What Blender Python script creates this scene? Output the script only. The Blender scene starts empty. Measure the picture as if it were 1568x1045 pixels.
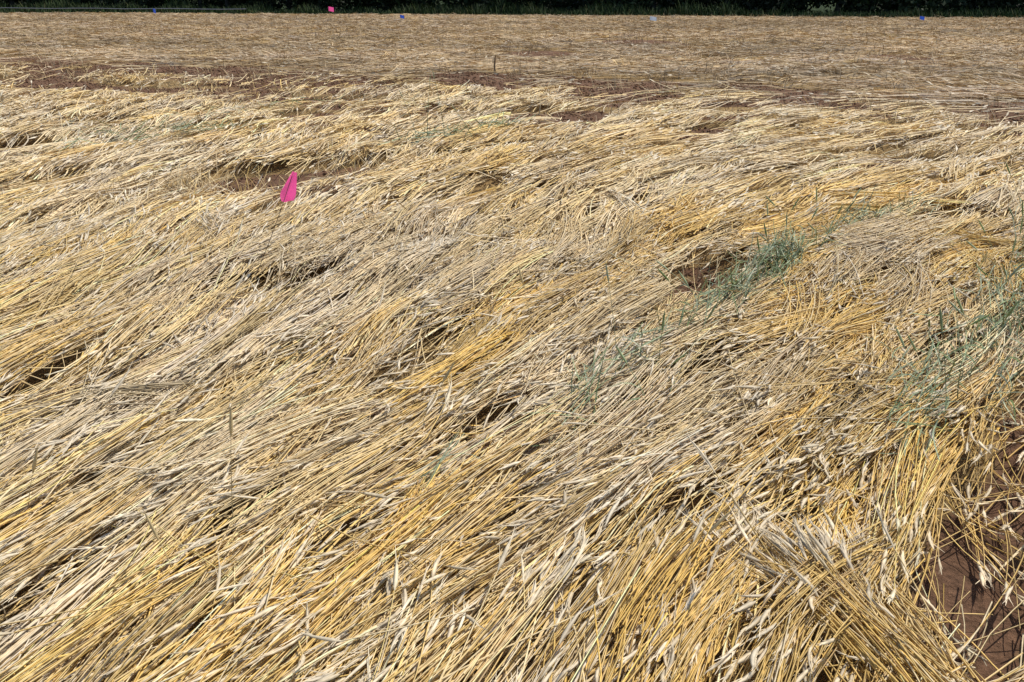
import bpy, math, numpy as np
rng = np.random.default_rng(7)
scene = bpy.context.scene
scene.view_settings.view_transform = 'Standard'
scene.view_settings.look = 'None'
scene.view_settings.exposure = 0

# ------------------------------------------------------------------ noise
_tab = np.random.default_rng(3).random((256, 256))
def vnoise(x, y, seed=0):
    x = x + seed * 17.31; y = y + seed * 9.77
    xi = np.floor(x).astype(int); yi = np.floor(y).astype(int)
    fx = x - xi; fy = y - yi
    fx = fx * fx * (3 - 2 * fx); fy = fy * fy * (3 - 2 * fy)
    a = _tab[xi % 256, yi % 256]; b = _tab[(xi + 1) % 256, yi % 256]
    c = _tab[xi % 256, (yi + 1) % 256]; d = _tab[(xi + 1) % 256, (yi + 1) % 256]
    return (a * (1 - fx) + b * fx) * (1 - fy) + (c * (1 - fx) + d * fx) * fy
def fbm(x, y, seed=0, o=3):
    s = 0; a = .5; t = 0
    for i in range(o):
        s = s + a * vnoise(x * 2 ** i, y * 2 ** i, seed + i * 5); t += a; a *= .5
    return s / t
def smooth(e0, e1, v):
    t = np.clip((v - e0) / (e1 - e0), 0, 1); return t * t * (3 - 2 * t)

# ------------------------------------------------------------------ field layout (metres)
def head_y(x):
    return np.interp(x, [-40, -25, -11.9, -5.06, -.4, 4.3, 6.7, 12, 40], [34, 27, 21.5, 18.4, 16.4, 14.3, 12.2, 10, 2])
def edge_y(x):
    return 60 - 0.21 * x
def flow(x, y):
    phi = np.clip(62 - 5 * x, 46, 90) + 7 * smooth(2.6, 4.5, y) * smooth(2.5, 0, x) + (fbm(x * .6, y * .6, 11) - .5) * 22 + (vnoise(x * 2.0, y * 2.0, 13) - .5) * 15 * smooth(14, 6, y)
    d = y - head_y(x)
    far = 8 + (fbm(x * .3, y * .3, 12) - .5) * 90
    w = smooth(-1.0, 1.0, d)
    return np.radians(phi * (1 - w) + far * w)
def warp(x, y):
    a = math.radians(62)
    u = x * math.cos(a) + y * math.sin(a); v = -x * math.sin(a) + y * math.cos(a)
    return u, v
HOLES = [  # x, y, half length, half width, angle
    (-2.08, 7.75, .75, .50, 20), (-2.75, 7.3, .45, .28, 30), (-1.55, 8.2, .45, .36, 60),
    (-2.64, 12.06, .45, .60, 0), (.57, 11.9, .60, .9, 40), (1.05, 12.4, .45, .6, 0),
    (2.43, 10.8, .65, .34, 55), (3.83, 8.83, .34, .46, 50), (.79, 24.3, 1.2, 2.0, 0), (4.2, 30, 1.3, 2.4, 0),
    (1.16, 4.88, .36, .12, 50), (-.10, 3.0, .20, .08, 50), (-1.39, 4.62, .22, .13, 20),
    (-1.14, 4.84, .20, .12, 55), (-5.2, 9.4, .4, .4, 0), (2.10, 3.14, .40, .13, 50),
    (1.66, 2.58, .38, .13, 52), (1.37, 2.17, .28, .14, 70), (1.16, 1.90, .22, .15, 75),
    (1.55, 2.1, .16, .08, 40), (.35, 2.3, .16, .05, 20), (-.55, 3.4, .16, .06, 50), (1.2, 5.2, .14, .1, 40),
    (5.0, 22.5, 1.5, .9, -20), (-8, 12.5, .9, .5, 30), (-.2, 7.2, .15, .14, 30), (-1.3, 2.6, .16, .05, 60),
    (-1.9, 3.4, .16, .06, 60), (-6.5, 15.5, 1.6, .6, 10), (9.5, 24, 2.0, 1.1, -20),
    (-2.2, 3.75, .16, .06, 65), (4.6, 11.2, .4, .3, 20), (3.0, 12.5, .6, .4, 40),
]
def openness(x, y):
    """1 = bare soil, 0 = covered by straw"""
    o = np.zeros_like(x)
    wx = x + (fbm(x * 2.2, y * 2.2, 21) - .5) * .25; wy = y + (fbm(x * 2.2, y * 2.2, 22) - .5) * .25
    for (hx, hy, a, b, ang) in HOLES:
        c, s = math.cos(math.radians(ang)), math.sin(math.radians(ang))
        u = (wx - hx) * c + (wy - hy) * s; v = -(wx - hx) * s + (wy - hy) * c
        o = np.maximum(o, 1 - smooth(.75, 1.25, np.sqrt((u / a) ** 2 + (v / b) ** 2)))
    d = y - head_y(x)
    n = fbm(x * .55, y * .8, 31) - .5
    brk = .5 + .5 * smooth(.32, .5, fbm(x * .8, y * .3, 37))
    o = np.maximum(o, (1 - smooth(1.35, 2.2, np.abs(d - .3 + n * 3.2))) * .97 * brk)
    n2 = fbm(x * .5, y * .7, 33) - .5
    o = np.maximum(o, (1 - smooth(.5, 1.0, np.abs(d + 3.4 + n2 * 2.4))) * .93 * smooth(1, -3, x))
    o = np.maximum(o, smooth(.70, .79, fbm(x * .45, y * .9, 35)) * .92 * smooth(9, 12, y))
    return o
def mat_h(x, y):
    u, v = warp(x, y)
    h = .08 * fbm(u * .7, v * 2.4, 41) + .045 * vnoise(u * 1.6, v * 6, 44) + .025 * fbm(x * 4, y * 4, 46, 2)
    return h * (1 - .85 * openness(x, y)) * (1 - .35 * smooth(10, 16, y))

# ------------------------------------------------------------------ mesh accumulators
class Acc:
    def __init__(s): s.v = []; s.f = []; s.c = []; s.n = 0
    def add(s, V, F, C):
        s.v.append(V.reshape(-1, 3).astype(np.float32)); s.f.append((F.reshape(-1, 4) + s.n).astype(np.int32))
        s.c.append(C.reshape(-1, 3).astype(np.float32)); s.n += s.v[-1].shape[0]
    def build(s, name, mat, smooth_on=True):
        V = np.concatenate(s.v); F = np.concatenate(s.f); C = np.concatenate(s.c)
        me = bpy.data.meshes.new(name)
        me.vertices.add(len(V)); me.vertices.foreach_set('co', V.ravel())
        me.loops.add(F.size); me.loops.foreach_set('vertex_index', F.ravel())
        me.polygons.add(len(F)); me.polygons.foreach_set('loop_start', np.arange(0, F.size, 4, dtype=np.int32))
        me.polygons.foreach_set('use_smooth', np.full(len(F), smooth_on))
        at = me.attributes.new('Col', 'FLOAT_COLOR', 'POINT')
        C4 = np.concatenate([C, np.ones((len(C), 1), np.float32)], 1)
        at.data.foreach_set('color', C4.ravel())
        me.update(calc_edges=True)
        me.materials.append(mat)
        ob = bpy.data.objects.new(name, me); scene.collection.objects.link(ob)
        print(name, len(F)); return ob

def tubes(acc, P, R, C, sides=3, roll=None, flat=1.0):
    N, S, _ = P.shape
    if N == 0: return
    T = np.gradient(P, axis=1) if S > 2 else np.repeat((P[:, 1:] - P[:, :1]), 2, axis=1)
    T /= np.linalg.norm(T, axis=2, keepdims=True) + 1e-9
    up = np.zeros((N, 1, 3)); up[..., 2] = 1
    if roll is None: roll = rng.normal(0, .5, N)
    sd = np.cross(T, np.broadcast_to(up, T.shape)); ln = np.linalg.norm(sd, axis=2, keepdims=True)
    sd = np.where(ln > .05, sd / (ln + 1e-9), np.array([1., 0, 0]))
    u2 = np.cross(sd, T)
    cr, sr = np.cos(roll)[:, None, None], np.sin(roll)[:, None, None]
    A = sd * cr + u2 * sr; B = -sd * sr + u2 * cr
    if sides == 2: angs = [0, math.pi]
    else: angs = [math.pi / 2 + i * 2 * math.pi / sides for i in range(sides)]
    V = np.stack([P + (A * math.cos(a) + B * (math.sin(a) * flat)) * R[..., None] for a in angs], axis=2)  # N,S,k,3
    base = (np.arange(N) * S * sides)[:, None, None]
    j = np.arange(S - 1)[None, :, None] * sides
    k = np.arange(sides if sides > 2 else 1)[None, None, :]
    k2 = (k + 1) % sides
    F = np.stack([base + j + k, base + j + sides + k, base + j + sides + k2, base + j + k2], axis=-1)
    CC = np.repeat(C[:, :, None, :], sides, axis=2)
    acc.add(V, F, CC)

# ------------------------------------------------------------------ colours
PALE = np.array([.76, .59, .335]); GOLD = np.array([.70, .455, .115]); GREY = np.array([.65, .545, .395]); BROWN = np.array([.36, .21, .09])
BRIGHT = np.array([.85, .72, .47]); PINK = np.array([.55, .405, .275]); EAR = np.array([.73, .63, .47])
def straw_col(x, y, n):
    u, v = warp(x, y)
    g = fbm(u * .7, v * 2.0, 51); p = fbm(u * .8, v * 2.2, 57)
    wg = smooth(.39, .62, g + rng.normal(0, .07, n)) * .9
    far = smooth(-1, 2, y - head_y(x))
    wg = wg * (1 - .7 * far) * (1 - .45 * smooth(5, 12, y))
    wp = smooth(.51, .71, p + rng.normal(0, .08, n)) * .75
    c = PALE * (1 - wg[:, None]) + GOLD * wg[:, None]
    c = c * (1 - wp[:, None] * .7) + GREY * wp[:, None] * .7
    r = rng.random(n)
    c = np.where((r < .07)[:, None], BROWN * .6 + c * .4, c)
    c = np.where((r > .90)[:, None], BRIGHT * .7 + c * .3, c)
    c = c * (1 - .6 * far[:, None]) + PINK * .6 * far[:, None]
    pat = fbm(x * .16, y * .45, 61)
    c = c * (1 + far * (pat - .5) * .9)[:, None]
    return c

def gen_clusters(n, ymin, ymax, m=.62, marg=.8):
    out = []; tot = 0
    while tot < n:
        y = rng.uniform(ymin, ymax, n * 2); W = m * ymax + marg
        x = rng.uniform(-W, W, n * 2)
        k = np.abs(x) < m * y + marg
        k &= y < edge_y(x)
        out.append(np.stack([x[k], y[k]], 1)); tot += k.sum()
    return np.concatenate(out)[:n]

def area(y0, y1, m=.62, marg=.8):
    return (m * (y0 + y1) / 2 + marg) * 2 * (y1 - y0)

def straw(acc, y0, y1, dens, per, seg, width, sides, ears, Lr=(.45, 1.05), dirsig=4.5, indsig=2.8, zt=.06, awns=0, custom=None, spread=.04, colmul=1.0, wildp=.025, tilt=.022, als=.09, kinkp=.11, ign=0.0, z0=0.0, noflip=False):
    if custom is None:
        ncl = int(area(y0, y1) * dens / per)
        cc = gen_clusters(ncl, y0, y1)
        th = flow(cc[:, 0], cc[:, 1]) + np.radians(rng.normal(0, dirsig, ncl))
        wild = rng.random(ncl) < wildp
        th = np.where(wild, th + np.radians(rng.normal(0, 30, ncl)), th)
    else:
        cc, th = custom; ncl = len(cc)
    kc = rng.normal(0, .3, ncl); flip = (fbm(cc[:, 0] * .7, cc[:, 1] * .7, 71) + rng.normal(0, .12, ncl)) < .58
    if noflip: flip[:] = False
    zc = rng.random(ncl) ** 1.4 * zt
    cmul = np.clip(rng.normal(1, .12, ncl), .65, 1.3); ctint = rng.normal(0, .04, ncl)
    Lc = rng.uniform(.7, 1.05, ncl)
    conv = rng.normal(0, 1.5, ncl)
    idx = np.repeat(np.arange(ncl), per); n = len(idx)
    perp = rng.normal(0, 1, n) * spread * (.5 + 1.0 * rng.random(ncl)[idx]); al = rng.normal(0, als, n)
    a = th[idx]
    x0 = cc[idx, 0] - np.sin(a) * perp + np.cos(a) * al; y0_ = cc[idx, 1] + np.cos(a) * perp + np.sin(a) * al
    t0 = a + np.radians(rng.normal(0, indsig, n)) - conv[idx] * perp
    L = rng.uniform(*Lr, n) * Lc[idx]
    short = rng.random(n) < .12
    L = np.where(short, L * .35, L); t0 = np.where(short, t0 + rng.normal(0, .3, n), t0)
    k = kc[idx] + rng.normal(0, .18, n)
    S = seg + 1; s = np.linspace(-.5, .5, S)[None, :]
    tt = t0[:, None] + k[:, None] * s * L[:, None]
    kink = (rng.random(n) < kinkp) * rng.normal(0, .3, n); kp = rng.uniform(-.3, .3, n)
    tt = tt + kink[:, None] * (s > kp[:, None])
    ds = (L / seg)[:, None]
    dx = np.cos(tt) * ds; dy = np.sin(tt) * ds
    X = np.cumsum(dx, 1); Y = np.cumsum(dy, 1)
    X = X - X.mean(1, keepdims=True) + x0[:, None]; Y = Y - Y.mean(1, keepdims=True) + y0_[:, None]
    o = np.maximum(np.maximum(openness(X[:, seg // 2], Y[:, seg // 2]), openness(X[:, 0], Y[:, 0]) * .9), openness(X[:, -1], Y[:, -1]) * .9)
    o = np.maximum(o, np.maximum(openness(X[:, max(1, seg // 4)], Y[:, max(1, seg // 4)]), openness(X[:, 3 * seg // 4], Y[:, 3 * seg // 4])) * .95)
    keep = rng.random(n) > o * .98 * (1 - ign)
    keep &= (Y.max(1) < edge_y(x0) + .5)
    H = mat_h(X, Y)
    Hs = H.copy(); Hs[:, 1:-1] = (H[:, :-2] + H[:, 1:-1] + H[:, 2:]) / 3
    zi = zc[idx] * (1 - .6 * o) + rng.random(n) * .018
    up = rng.random(n)
    lift = np.where(up < .02, rng.uniform(.1, .5, n), rng.normal(.0, tilt, n))
    Z = Hs + zi[:, None] + .004 + z0 + (s * np.where(flip[idx], -1, 1)[:, None]) * lift[:, None] * L[:, None] + (.25 - s ** 2) * (rng.normal(.05, .03, n) * L)[:, None]
    Z = np.maximum(Z, .006)
    P = np.stack([X, Y, Z], 2)
    fl = flip[idx]
    P[fl] = P[fl][:, ::-1]          # head is at the last point
    P = P[keep]; n2 = len(P); idx = idx[keep]
    if n2 == 0: return
    r = width * .5 * rng.uniform(.7, 1.25, n2)
    tap = np.linspace(1.08, .72, S)[None, :]
    R = r[:, None] * tap
    col = straw_col(P[:, seg // 2, 0], P[:, seg // 2, 1], n2) * cmul[idx][:, None] * rng.normal(1, .11, n2)[:, None] * colmul
    col = col * (1 + ctint[idx][:, None] * np.array([.6, 0, -2.5]))
    col = np.clip(col, .02, .90)
    C = np.repeat(col[:, None, :], S, 1)
    grad = np.linspace(0, 1, S)[None, :, None]
    C = C * (1 - .2 * grad) + PALE * colmul * .2 * grad
    C *= rng.normal(1, .06, (n2, S, 1))
    tubes(acc, P, R, C, sides, roll=rng.normal(0, .6, n2))
    # ------- ears
    if ears > 0:
        e = rng.random(n2) < ears; Pe = P[e]; m = len(Pe)
        if m:
            T = Pe[:, -1] - Pe[:, -2]; T /= np.linalg.norm(T, axis=1, keepdims=True)
            T[:, 2] -= rng.uniform(-.14, .08, m); bend = rng.normal(0, .3, m)
            T2 = np.stack([T[:, 0] * np.cos(bend) - T[:, 1] * np.sin(bend), T[:, 0] * np.sin(bend) + T[:, 1] * np.cos(bend), T[:, 2] - .05], 1)
            le = rng.uniform(.075, .13, m)
            E = 5 if sides == 3 else 4
            q = np.linspace(0, 1, E)[None, :, None]
            PE = Pe[:, -1][:, None] + (T[:, None] * q * (1 - .5 * q) + T2[:, None] * q * q * .5) * le[:, None, None]
            PE[..., 2] = np.maximum(PE[..., 2] + .014 * q[..., 0], .006)
            prof = {5: np.array([.3, 1, .95, .7, .15]), 4: np.array([.4, 1, .8, .15])}[E][None]
            re = (.0064 if sides == 3 else width * 1.0) * rng.uniform(.75, 1.2, m)
            ec = (EAR * rng.uniform(.72, 1.16, (m, 1)) * .8 + .2 * col[e]) * colmul
            CE = np.repeat(ec[:, None], E, 1) * rng.normal(1, .1, (m, E, 1))
            tubes(acc, PE, re[:, None] * prof, CE, 4 if sides == 3 else 2, flat=.6)
            if awns:
                A0 = np.repeat(np.arange(m), awns); na = len(A0)
                tq = rng.uniform(.05, .95, na)[:, None]
                p0 = PE[A0, 0] * (1 - tq) + PE[A0, -1] * tq
                Td = (PE[A0, -1] - PE[A0, 0]); Td /= np.linalg.norm(Td, axis=1, keepdims=True)
                rnd = rng.normal(0, 1, (na, 3)); rnd[:, 2] = np.abs(rnd[:, 2]) * .6
                D = Td + rnd * .17; D /= np.linalg.norm(D, axis=1, keepdims=True)
                la = rng.uniform(.03, .06, na)[:, None]
                p1 = p0 + D * la; p1[:, 2] = np.maximum(p1[:, 2], .006)
                PA = np.stack([p0, p1], 1); ra = np.stack([np.full(na, .0013), np.full(na, .0005)], 1)
                ca = np.repeat((ec[A0] * 1.10)[:, None], 2, 1)
                tubes(acc, PA, ra, ca, 2, roll=rng.uniform(-1, 1, na))

# ------------------------------------------------------------------ materials
def mat_attr(name, rough=.55, spec=.35, nscale=60, amt=.25, trans=0.0):
    m = bpy.data.materials.new(name); m.use_nodes = True; nt = m.node_tree; nd = nt.nodes; lk = nt.links
    b = nd['Principled BSDF']; b.inputs['Roughness'].default_value = rough
    b.inputs['Specular IOR Level'].default_value = spec
    a = nd.new('ShaderNodeAttribute'); a.attribute_name = 'Col'
    tc = nd.new('ShaderNodeTexCoord'); no = nd.new('ShaderNodeTexNoise'); no.inputs['Scale'].default_value = nscale; no.inputs['Detail'].default_value = 1
    lk.new(tc.outputs['Object'], no.inputs['Vector'])
    mr = nd.new('ShaderNodeMapRange'); mr.inputs['From Min'].default_value = .3; mr.inputs['From Max'].default_value = .7
    mr.inputs['To Min'].default_value = 1 - amt; mr.inputs['To Max'].default_value = 1 + amt * .6
    lk.new(no.outputs['Fac'], mr.inputs['Value'])
    vm = nd.new('ShaderNodeVectorMath'); vm.operation = 'SCALE'
    lk.new(a.outputs['Color'], vm.inputs[0]); lk.new(mr.outputs['Result'], vm.inputs['Scale'])
    lk.new(vm.outputs[0], b.inputs['Base Color'])
    if trans > 0:
        t = nd.new('ShaderNodeBsdfTranslucent'); lk.new(vm.outputs[0], t.inputs['Color'])
        mx = nd.new('ShaderNodeMixShader'); mx.inputs[0].default_value = trans
        lk.new(b.outputs[0], mx.inputs[1]); lk.new(t.outputs[0], mx.inputs[2]); lk.new(mx.outputs[0], nd['Material Output'].inputs[0])
    return m
straw_mat = mat_attr('straw_stems', .52, .3, 45, .22)
farstraw_mat = mat_attr('weathered_straw', .8, .1, 8, .3)
green_mat = mat_attr('green_stems', .5, .4, 30, .25)
leaf_mat = mat_attr('leaves', .6, .2, 3, .3)

# ------------------------------------------------------------------ straw field
near = Acc()
straw(near, 1.1, 6.0, 170, 2, 4, .0060, 2, 0, dirsig=8, zt=.02, spread=.1, Lr=(.6, 1.0))
straw(near, 1.1, 3.6, 860, 32, 6, .0050, 3, .60, awns=6, z0=.01)
straw(near, 3.6, 6.0, 660, 32, 5, .0057, 3, .55, awns=3, z0=.01)
straw(near, 1.1, 6.0, 40, 3, 6, .0042, 3, .7, dirsig=25, indsig=14, zt=.08, awns=6, ign=.12)
# loose fan of straw beside the wheel track
n = 12
cc = np.stack([rng.normal(.90, .075, n), rng.normal(1.80, .06, n)], 1)
th = np.radians(103 + (cc[:, 0] - .90) * -90 + rng.normal(0, 7, n))
straw(near, 0, 0, 0, 12, 7, .0048, 3, .95, custom=(cc, th), zt=.06, z0=.015, awns=9, indsig=6, als=.06, colmul=.95, Lr=(.45, .75), ign=.6, noflip=True)
n = 18
cc = np.stack([rng.uniform(1.0, 2.2, n), np.zeros(n)], 1); cc[:, 1] = 1.90 + (cc[:, 0] - 1.05) * 1.15 + rng.normal(0, .08, n)
straw(near, 0, 0, 0, 6, 6, .0045, 3, .8, custom=(cc, np.radians(rng.normal(70, 30, n))), zt=.02, awns=8, indsig=10, Lr=(.3, .7), ign=1.0)
mid = Acc()
straw(mid, 6.0, 15, 80, 2, 4, .010, 2, 0, dirsig=7, zt=.02, spread=.1, Lr=(.6, 1.0))
straw(mid, 6.0, 9.5, 430, 28, 5, .0072, 2, .5, spread=.05, z0=.01)
straw(mid, 9.5, 15, 240, 24, 4, .0102, 2, .4, spread=.06, dirsig=4, kinkp=.05, z0=.01)
far = Acc()
straw(far, 15, 27, 120, 12, 4, .013, 2, .3, spread=.10, indsig=7, tilt=.10, wildp=.2, kinkp=.05, colmul=.88)
straw(far, 27, 66, 38, 7, 3, .020, 2, 0, spread=.25, indsig=14, tilt=.14, wildp=.3, Lr=(.3, .75), colmul=.84)

def upright(acc, n, y0, y1, hr, w, colf, sides=3, pts=None, lean=.35, seg=4, droop=.2):
    p = gen_clusters(n, y0, y1) if pts is None else pts; n = len(p)
    h = rng.uniform(*hr, n); az = rng.uniform(0, 2 * math.pi, n); ln = np.abs(rng.normal(0, lean, n))
    q = np.linspace(0, 1, seg + 1)[None, :]
    rad = h[:, None] * (np.sin(ln)[:, None] * q + droop * q ** 2.5)
    X = p[:, 0:1] + np.cos(az)[:, None] * rad; Y = p[:, 1:2] + np.sin(az)[:, None] * rad
    Z = h[:, None] * (np.cos(ln)[:, None] * q - droop * .5 * q ** 3) + 0.0
    P = np.stack([X, Y, Z], 2)
    C = np.repeat(colf(p[:, 0], p[:, 1], n)[:, None], seg + 1, 1)
    R = np.full((n, seg + 1), w * .5) * np.linspace(1, .6, seg + 1)[None]
    tubes(acc, P, R, C, sides)
    return P
upright(near, 170, 1.3, 6, (.12, .24), .004, straw_col, lean=.9)
upright(mid, 1100, 6, 15, (.10, .26), .006, straw_col, 2, lean=.8)
def farcol(x, y, n): return straw_col(x, y, n) * rng.uniform(.5, 1.0, (n, 1))
tp = gen_clusters(3600, 15.5, 58); tp = tp[(tp[:, 1] > head_y(tp[:, 0]) + 2.4)]
tp = np.repeat(tp, 7, 0); tp = tp + rng.normal(0, .14, tp.shape)
upright(far, 0, 0, 0, (.10, .34), .015, farcol, 2, pts=tp, lean=.8, seg=3)
tx = rng.uniform(-16, 14, 420); ts = rng.choice([-2.5, 2.9, 0.2], 420, p=[.4, .4, .2]); tp = np.stack([tx, head_y(tx) + ts + rng.normal(0, .6, 420)], 1)
tp = np.repeat(tp, 10, 0) + rng.normal(0, .12, (420 * 10, 2))
upright(far, 0, 0, 0, (.10, .30), .009, farcol, 2, pts=tp, lean=.9, seg=3)
for (hx, hy, nn, sp) in [(-2.65, 7.3, 200, .18), (-1.35, 8.0, 80, .15), (-2.0, 7.1, 60, .2), (-.9, 8.3, 60, .2), (4.0, 9.0, 60, .15), (-1.3, 4.75, 16, .1), (1.1, 4.9, 20, .12), (-8.3, 12.6, 60, .3), (-3.1, 6.9, 60, .15)]:
    upright(mid, 0, 0, 0, (.12, .32), .006, straw_col, 2, pts=np.array([hx, hy]) + rng.normal(0, sp, (nn, 2)), lean=.8)

emp = bpy.data.objects.new('rolled_straw_field', None); scene.collection.objects.link(emp)
for nm, ac, mt in (('straw_near', near, straw_mat), ('straw_middle', mid, straw_mat), ('straw_distant', far, farstraw_mat)):
    o = ac.build(nm, mt); o.parent = emp

# ------------------------------------------------------------------ green rye / weeds
GR = np.array([.17, .235, .075]); GB = np.array([.33, .375, .24])
def gcol(x, y, n):
    t = rng.random((n, 1)); return (GR * t + GB * (1 - t)) * rng.uniform(.6, 1.2, (n, 1))
def green_streak(acc, a, b, n, spread=.09, w=.0050, hr=(.08, .22), L=.40):
    ncl = max(5, n // 9)
    tc = rng.random(ncl); ci = rng.integers(0, ncl, n); t = tc[ci] + rng.normal(0, .035, n); a = np.array(a); b = np.array(b)
    off = rng.normal(0, spread, (ncl, 2))[ci]
    p = a + (b - a) * t[:, None] + off * .8 + rng.normal(0, spread * .45, (n, 2))
    upright(acc, 0, 0, 0, hr, w, gcol, 2, pts=p[:n // 2] , lean=.9, droop=.5)
    q = p[n // 2:]; m = len(q)
    d = b - a; th = math.atan2(d[1], d[0]) + rng.normal(0, .35, m)
    s = np.linspace(-.5, .5, 6)[None]; l = rng.uniform(.35, 1, m)[:, None] * L
    X = q[:, :1] + np.cos(th)[:, None] * s * l; Y = q[:, 1:] + np.sin(th)[:, None] * s * l + rng.normal(0, .05, (m, 1)) * s ** 2 * 4
    Z = mat_h(X, Y) + rng.uniform(.06, .12, (m, 1)) + s * rng.normal(0, .12, (m, 1))
    tubes(acc, np.stack([X, Y, Z], 2), np.full((m, 6), w * .5) * np.array([[.6, 1, 1, 1, .8, .4]]), np.repeat(gcol(0, 0, m)[:, None], 6, 1), 2)
def seedgrass(acc, x, y, h, w=.003, lean=(0, 0)):
    q = np.linspace(0, 1, 7)
    P = np.stack([x + lean[0] * q ** 1.6, y + lean[1] * q ** 1.6, h * q], 1)[None]
    c = gcol(0, 0, 1); tubes(acc, P, np.linspace(w * .5, w * .25, 7)[None], np.repeat(c[:, None], 7, 1), 3)
    tip = P[0, -1]; t = P[0, -1] - P[0, -2]; t /= np.linalg.norm(t)
    E = tip + t * np.linspace(0, .09, 5)[:, None]
    tubes(acc, E[None], np.array([[.002, .005, .0045, .004, .001]]), np.repeat(c[:, None] * 1.2, 5, 1), 4)
    for i in range(3):
        f = rng.uniform(.2, .8); b0 = P[0, int(f * 6)]; az = rng.uniform(0, 6.28); l = rng.uniform(.08, .18)
        qq = np.linspace(0, 1, 5)[:, None]
        B = b0 + np.array([math.cos(az), math.sin(az), 0]) * qq * l + np.array([0, 0, 1]) * (qq * .7 - qq ** 2) * l
        tubes(acc, B[None], np.array([[.002, .0035, .003, .002, .0005]]), np.repeat(c[:, None], 5, 1), 2)
g = Acc()
green_streak(g, (1.02, 4.2), (1.95, 5.45), 330, .07)
green_streak(g, (1.40, 4.7), (1.75, 5.3), 230, .07, hr=(.1, .3))
green_streak(g, (1.9, 5.4), (2.9, 6.4), 220, .06, hr=(.06, .16))
green_streak(g, (.28, 3.1), (1.1, 4.3), 220, .07)
green_streak(g, (-.35, 2.35), (.4, 3.2), 30, .05, hr=(.04, .1), L=.5, w=.004)
green_streak(g, (1.4, 2.8), (2.7, 4.5), 340, .09, hr=(.1, .32))
green_streak(g, (2.6, 4.3), (4.2, 6.5), 210, .14, hr=(.08, .3))
green_streak(g, (-1.1, 9.3), (-.1, 10.3), 240, .14, w=.009, hr=(.08, .24))
green_streak(g, (-4.3, 8.8), (-3.2, 10.4), 190, .14, w=.008, hr=(.06, .18))
green_streak(g, (-4.6, 9.8), (-2.6, 13.4), 130, .15, w=.008, hr=(.05, .16))
for i in range(75):
    (x0, y0), (x1, y1) = [((.3, 3.1), (2.0, 5.5)), ((1.5, 2.9), (2.8, 4.6)), ((2.6, 4.3), (4.0, 6.2))][i % 3]
    t = rng.random(); x = x0 + (x1 - x0) * t + rng.normal(0, .12); y = y0 + (y1 - y0) * t + rng.normal(0, .12)
    seedgrass(g, x, y, rng.uniform(.2, .48), lean=(rng.normal(0, .12), rng.normal(0, .1)), w=.004)
for (x, y, h, lx, ly) in [(-.9, 9.5, .7, .05, 0), (-1.0, 9.6, .55, -.15, 0), (-.7, 9.5, .75, -.1, 0), (-.4, 9.7, .4, -.2, 0), (-.55, 9.6, .35, .2, 0), (.55, 3.05, .3, -.12, 0)]:
    seedgrass(g, x, y, h, lean=(lx, ly), w=.003 + .0006 * y)
g.build('green_rye_regrowth', green_mat)
dr = Acc()
for (x, y, h, lx) in [(-.83, 2.25, .38, .03), (-.9, 2.0, .2, -.04), (-1.5, 2.35, .2, .05), (-.35, 2.9, .25, .1), (.4, 2.0, .22, .12), (.1, 3.9, .3, -.05), (-2.4, 2.9, .2, .05)]:
    q = np.linspace(0, 1, 7)
    P = np.stack([x + lx * q ** 1.5, y + q * 0, .04 + h * q], 1)[None]
    c = np.array([[.6, .47, .25]]); tubes(dr, P, np.linspace(.002, .001, 7)[None], np.repeat(c[:, None], 7, 1), 3)
    t = P[0, -1] - P[0, -2]; t /= np.linalg.norm(t); E = P[0, -1] + t * np.linspace(0, .09, 5)[:, None]
    tubes(dr, E[None], np.array([[.002, .006, .005, .004, .001]]), np.repeat(c[:, None], 5, 1), 4)
dr.build('dry_seed_stalks', straw_mat)

# ------------------------------------------------------------------ ground
def grid(xs, ys):
    X, Y = np.meshgrid(xs, ys, indexing='ij'); return X, Y
ga = Acc()
xs = np.unique(np.concatenate([np.linspace(-400, -60, 12), np.linspace(-60, -8, 105), np.linspace(-8, 8, 321), np.linspace(8, 60, 105), np.linspace(60, 400, 12)]))
ys = np.unique(np.concatenate([np.linspace(-60, 0, 20), np.linspace(0, 14, 281), np.linspace(14, 80, 200), np.linspace(80, 600, 14)]))
X, Y = grid(xs, ys)
op = openness(X, Y)
nearw = ((np.abs(X) < 60) & (Y < 80) & (Y > -2)).astype(float)
Z = (.05 * (fbm(X * 6, Y * 6, 81, 3) - .5) * nearw) - .016
SOIL = np.array([.19, .108, .066]); LIT = np.array([.38, .26, .12]); GRS = np.array([.03, .045, .014])
lit = (1 - smooth(.05, .5, op))[..., None]
C = SOIL * (1 - lit) + LIT * lit
C = C * (.7 + .6 * fbm(X * 5, Y * 5, 83)[..., None])
ed = smooth(0, 1, Y - edge_y(X))[..., None]
C = C * (1 - ed) + GRS * ed
nx, ny = X.shape
I = np.arange(nx * ny).reshape(nx, ny)
F = np.stack([I[:-1, :-1], I[1:, :-1], I[1:, 1:], I[:-1, 1:]], -1)
ga.add(np.stack([X, Y, Z], 2), F, C)
gm = bpy.data.materials.new('soil'); gm.use_nodes = True; nt = gm.node_tree; nd = nt.nodes; lk = nt.links
b = nd['Principled BSDF']; b.inputs['Roughness'].default_value = .95; b.inputs['Specular IOR Level'].default_value = .1
a = nd.new('ShaderNodeAttribute'); a.attribute_name = 'Col'; tc = nd.new('ShaderNodeTexCoord')
no = nd.new('ShaderNodeTexNoise'); no.inputs['Scale'].default_value = 30; no.inputs['Detail'].default_value = 6; no.inputs['Roughness'].default_value = .7
lk.new(tc.outputs['Object'], no.inputs['Vector'])
mr = nd.new('ShaderNodeMapRange'); mr.inputs['From Min'].default_value = .3; mr.inputs['From Max'].default_value = .7; mr.inputs['To Min'].default_value = .5; mr.inputs['To Max'].default_value = 1.45
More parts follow.
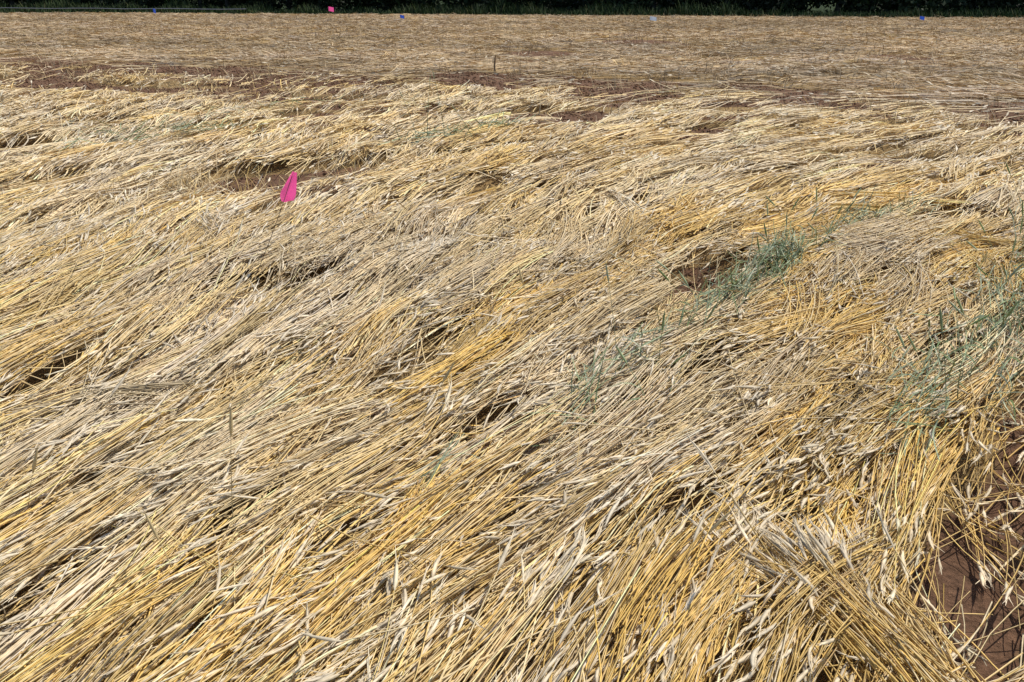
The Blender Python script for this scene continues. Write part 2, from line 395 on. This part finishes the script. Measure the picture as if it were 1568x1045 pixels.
lk.new(no.outputs['Fac'], mr.inputs['Value'])
vm = nd.new('ShaderNodeVectorMath'); vm.operation = 'SCALE'; lk.new(a.outputs['Color'], vm.inputs[0]); lk.new(mr.outputs['Result'], vm.inputs['Scale']); lk.new(vm.outputs[0], b.inputs['Base Color'])
bp = nd.new('ShaderNodeBump'); bp.inputs['Strength'].default_value = 1.0; bp.inputs['Distance'].default_value = .04
lk.new(no.outputs['Fac'], bp.inputs['Height']); lk.new(bp.outputs[0], b.inputs['Normal'])
ga.build('ground', gm)

ca = Acc()
cl = gen_clusters(90000, 1.2, 22); cl = cl[openness(cl[:, 0], cl[:, 1]) > .4][:9000]
m = len(cl); r = rng.uniform(.004, .015, m) * (1 + cl[:, 1] * .04)
q = np.array([-1, -.6, .1, .75, 1.0]); prof = np.array([.3, .85, 1, .65, .02])
P = np.stack([np.repeat(cl[:, :1], 5, 1) + r[:, None] * q * rng.normal(0, .3, (m, 1)), np.repeat(cl[:, 1:], 5, 1), (q[None] + .1) * r[:, None] * .7 - .004], 2)
tubes(ca, P, r[:, None] * prof[None] * rng.uniform(.7, 1.2, (m, 5)), np.repeat((SOIL * rng.uniform(.8, 1.4, (m, 1)))[:, None], 5, 1), 6, roll=rng.uniform(0, 6, m))
ca.build('soil_clods', mat_attr('clod_soil', .95, .05, 40, .2), True)

# ------------------------------------------------------------------ marker flags
def simple_mat(name, col, rough=.5, metal=0, trans=0):
    m = bpy.data.materials.new(name); m.use_nodes = True; nt = m.node_tree; b = nt.nodes['Principled BSDF']
    no = nt.nodes.new('ShaderNodeTexNoise'); no.inputs['Scale'].default_value = 25
    mx = nt.nodes.new('ShaderNodeMix'); mx.data_type = 'RGBA'; mx.inputs['A'].default_value = (*[c * .88 for c in col], 1); mx.inputs['B'].default_value = (*col, 1)
    nt.links.new(no.outputs['Fac'], mx.inputs['Factor']); nt.links.new(mx.outputs['Result'], b.inputs['Base Color'])
    b.inputs['Roughness'].default_value = rough; b.inputs['Metallic'].default_value = metal
    if trans:
        t = nt.nodes.new('ShaderNodeBsdfTranslucent'); nt.links.new(mx.outputs['Result'], t.inputs['Color'])
        ms = nt.nodes.new('ShaderNodeMixShader'); ms.inputs[0].default_value = trans
        nt.links.new(b.outputs[0], ms.inputs[1]); nt.links.new(t.outputs[0], ms.inputs[2]); nt.links.new(ms.outputs[0], nt.nodes['Material Output'].inputs[0])
    return m
pink = simple_mat('pink_plastic', (1.0, .12, .42), .4, 0, .6); blue = simple_mat('blue_plastic', (.03, .12, .75), .4, 0, .3)
white = simple_mat('pale_plastic', (.6, .7, .85), .4, 0, .3); wire = simple_mat('wire_steel', (.2, .15, .12), .5, .6)
def sheet(name, pts, mat):
    P = np.array(pts); nr, nc, _ = P.shape; I = np.arange(nr * nc).reshape(nr, nc)
    F = np.stack([I[:-1, :-1], I[1:, :-1], I[1:, 1:], I[:-1, 1:]], -1)
    ac = Acc(); ac.add(P, F, np.ones((nr * nc, 3))); return ac.build(name, mat)
def flag(name, base, top, mat, fw, fl, hang=True):
    e = bpy.data.objects.new(name, None); e.location = (0, 0, 0); scene.collection.objects.link(e)
    base = np.array(base, float); top = np.array(top, float)
    q = np.linspace(0, 1, 8)[:, None]; P = base * (1 - q) + top * q; P[:, 0] += .012 * np.sin(q[:, 0] * 3.1)
    ac = Acc(); tubes(ac, P[None], np.full((1, 8), .0018 if hang else .004), np.ones((1, 8, 3)) * .2, 5)
    w = ac.build('wire', wire); w.parent = e
    rows = []
    for i in range(10):
        t = i / 9; row = []
        for j in range(7):
            s = j / 6
            if hang:
                wd = fw * (.26 + .74 * min(1, t * 1.35)) * (1 if t < .85 else 1 - (t - .85) * 1.2)
                ox = -.02 * t - wd * .78 + wd * s + .035 * (1 - t)
                p = top + np.array([ox, -.9 * ox + .016 * math.sin(s * 7 + t * 2) * (.3 + t), -fl * t * (1 - .12 * s * t)])
                p[0] -= .015
            else:
                p = top + np.array([fw * s, .03 * math.sin(s * 5) - fw * s * .8, -fl * t - .04 * s])
            row.append(p)
        rows.append(row)
    f = sheet('flag_sheet', rows, mat); f.parent = e
flag('pink_marker_flag', (-1.474, 4.63, 0), (-1.14, 4.63, .72), pink, .108, .18)
flag('pink_marker_flag.001', (-8.6, 44.9, 0), (-8.7, 44.9, .86), pink, .30, .2, False)
flag('blue_marker_flag', (-18.2, 48, 0), (-18.2, 48, .72), blue, .2, .2, False)
flag('blue_marker_flag.001', (-5.3, 44.7, 0), (-5.3, 44.7, .5), blue, .22, .14, False)
flag('blue_marker_flag.002', (5.9, 40.4, 0), (5.9, 40.4, .55), white, .25, .16, False)
flag('blue_marker_flag.003', (18.4, 42.6, 0), (18.4, 42.6, .5), blue, .15, .14, False)
sa = Acc(); tubes(sa, np.array([[[-.35, 19, 0], [-.36, 19, .15], [-.34, 19, .30], [-.34, 19, .33]]]), np.array([[.022, .02, .022, .012]]), np.ones((1, 4, 3)) * np.array([.25, .16, .08]), 6)
sa.build('wooden_stake', straw_mat)
pa = Acc(); xx = np.linspace(-60, -18, 24); P = np.stack([xx, edge_y(xx) + .4, .37 + .02 * np.sin(xx)], 1)[None]
tubes(pa, P, np.full((1, 24), .022), np.ones((1, 24, 3)) * np.array([.22, .235, .29]), 8); pa.build('irrigation_pipe', green_mat)

# ------------------------------------------------------------------ grass verge
va = Acc(); n = 30000
x = rng.uniform(-55, 48, n); d = rng.uniform(.5, 5, n); y = edge_y(x) + d
hh = (.10 + 1.3 * fbm(x * .5, y * .5, 91) ** 2) * rng.uniform(.5, 1.3, n) * smooth(-.5, 2.5, d)
az = rng.uniform(0, 6.28, n); q = np.linspace(0, 1, 4)[None]
P = np.stack([x[:, None] + np.cos(az)[:, None] * hh[:, None] * .4 * q ** 2, y[:, None] + np.sin(az)[:, None] * hh[:, None] * .4 * q ** 2, hh[:, None] * q], 2)
c = np.array([.036, .06, .017]) * rng.uniform(.4, 1.7, (n, 1)) + np.array([.10, .08, .035]) * (rng.random((n, 1)) < .05)
tubes(va, P, np.full((n, 4), .022) * np.array([[1, 1, .7, .2]]), np.repeat(c[:, None], 4, 1), 2)
va.build('grass_verge', leaf_mat)

# ------------------------------------------------------------------ tree line
ta = Acc(); la = Acc()
def leaves(acc, cx, cy, cz, rx, ry, rz, n, size, base):
    dv = rng.normal(0, 1, (n, 3)); dv /= np.linalg.norm(dv, axis=1, keepdims=True)
    rr = rng.random(n) ** .45
    p = np.stack([cx + dv[:, 0] * rx * rr, cy + dv[:, 1] * ry * rr, cz + dv[:, 2] * rz * rr], 1); p[:, 2] = np.maximum(p[:, 2], .05)
    D = rng.normal(0, 1, (n, 3)); D /= np.linalg.norm(D, axis=1, keepdims=True)
    L = size * rng.uniform(.6, 1.3, n)[:, None]
    P = np.stack([p - D * L / 2, p, p + D * L / 2], 1)
    c = base * rng.uniform(.5, 1.4, (n, 1)); tubes(acc, P, L * .3 * np.array([[.2, 1, .1]]), np.repeat(c[:, None], 3, 1), 2, roll=rng.uniform(0, 6, n))
x = -62.
while x < 56:
    ey = edge_y(x); ty = ey + rng.uniform(7, 9); H = rng.uniform(6.5, 9.5)
    q = np.linspace(0, 1, 8)[:, None]
    P = np.array([x, ty, 0]) * (1 - q) + np.array([x + rng.normal(0, .4), ty, H * .85]) * q
    tubes(ta, P[None], np.linspace(.2, .05, 8)[None], np.ones((1, 8, 3)) * .06, 7)
    for k in range(7):
        f = rng.uniform(.25, .8); b0 = P[int(f * 7)]; az = rng.uniform(0, 6.28); l = rng.uniform(1.2, 2.4)
        e = b0 + np.array([math.cos(az) * l, math.sin(az) * l, l * .6])
        tubes(ta, np.stack([b0, (b0 + e) / 2 + [0, 0, -.1], e])[None], np.array([[.07, .05, .02]]), np.ones((1, 3, 3)) * .06, 5)
        leaves(la, *e, 1.4, 1.4, 1.0, 160, .34, np.array([.025, .045, .014]))
    leaves(la, x, ty, H * .9, 1.6, 1.6, 1.3, 220, .34, np.array([.03, .055, .016]))
    for k in range(9):
        leaves(la, x + rng.uniform(-1.8, 1.8), ty + rng.uniform(-2.6, 4), rng.uniform(.3, 2.4), 1.4, .9, .9, 230, .30, np.array([.014, .025, .009]) * rng.uniform(.5, 1.5))
    x += rng.uniform(2.0, 2.8)
te = bpy.data.objects.new('tree_line', None); scene.collection.objects.link(te)
bark = mat_attr('bark', .9, .1, 12, .4)
o = ta.build('trunks_and_limbs', bark); o.parent = te
o = la.build('foliage', leaf_mat); o.parent = te

# ------------------------------------------------------------------ light, world, camera
EL = math.radians(61); AZ = math.radians(28)   # azimuth measured from +X towards +Y
S = np.array([math.cos(EL) * math.cos(AZ), math.cos(EL) * math.sin(AZ), math.sin(EL)])
sun = bpy.data.lights.new('sun', 'SUN'); sun.energy = 4.0; sun.angle = math.radians(.53); sun.color = (1, .945, .85)
so = bpy.data.objects.new('sun', sun); scene.collection.objects.link(so)
from mathutils import Vector
so.rotation_euler = Vector(-S).to_track_quat('-Z', 'Y').to_euler()
w = bpy.data.worlds.new('World'); scene.world = w; w.use_nodes = True; nt = w.node_tree
sk = nt.nodes.new('ShaderNodeTexSky'); sk.sky_type = 'NISHITA'; sk.sun_disc = False; sk.sun_elevation = EL; sk.sun_rotation = math.radians(90) - AZ
nt.links.new(sk.outputs[0], nt.nodes['Background'].inputs['Color']); nt.nodes['Background'].inputs['Strength'].default_value = .13
cam = bpy.data.cameras.new('camera'); cam.sensor_width = 36; cam.lens = 31.2; cam.clip_end = 2000; cam.clip_start = .05
co = bpy.data.objects.new('camera', cam); scene.collection.objects.link(co)
co.location = (0, 0, 1.6); co.rotation_euler = (math.radians(90 - 21.6), 0, 0)
scene.camera = co
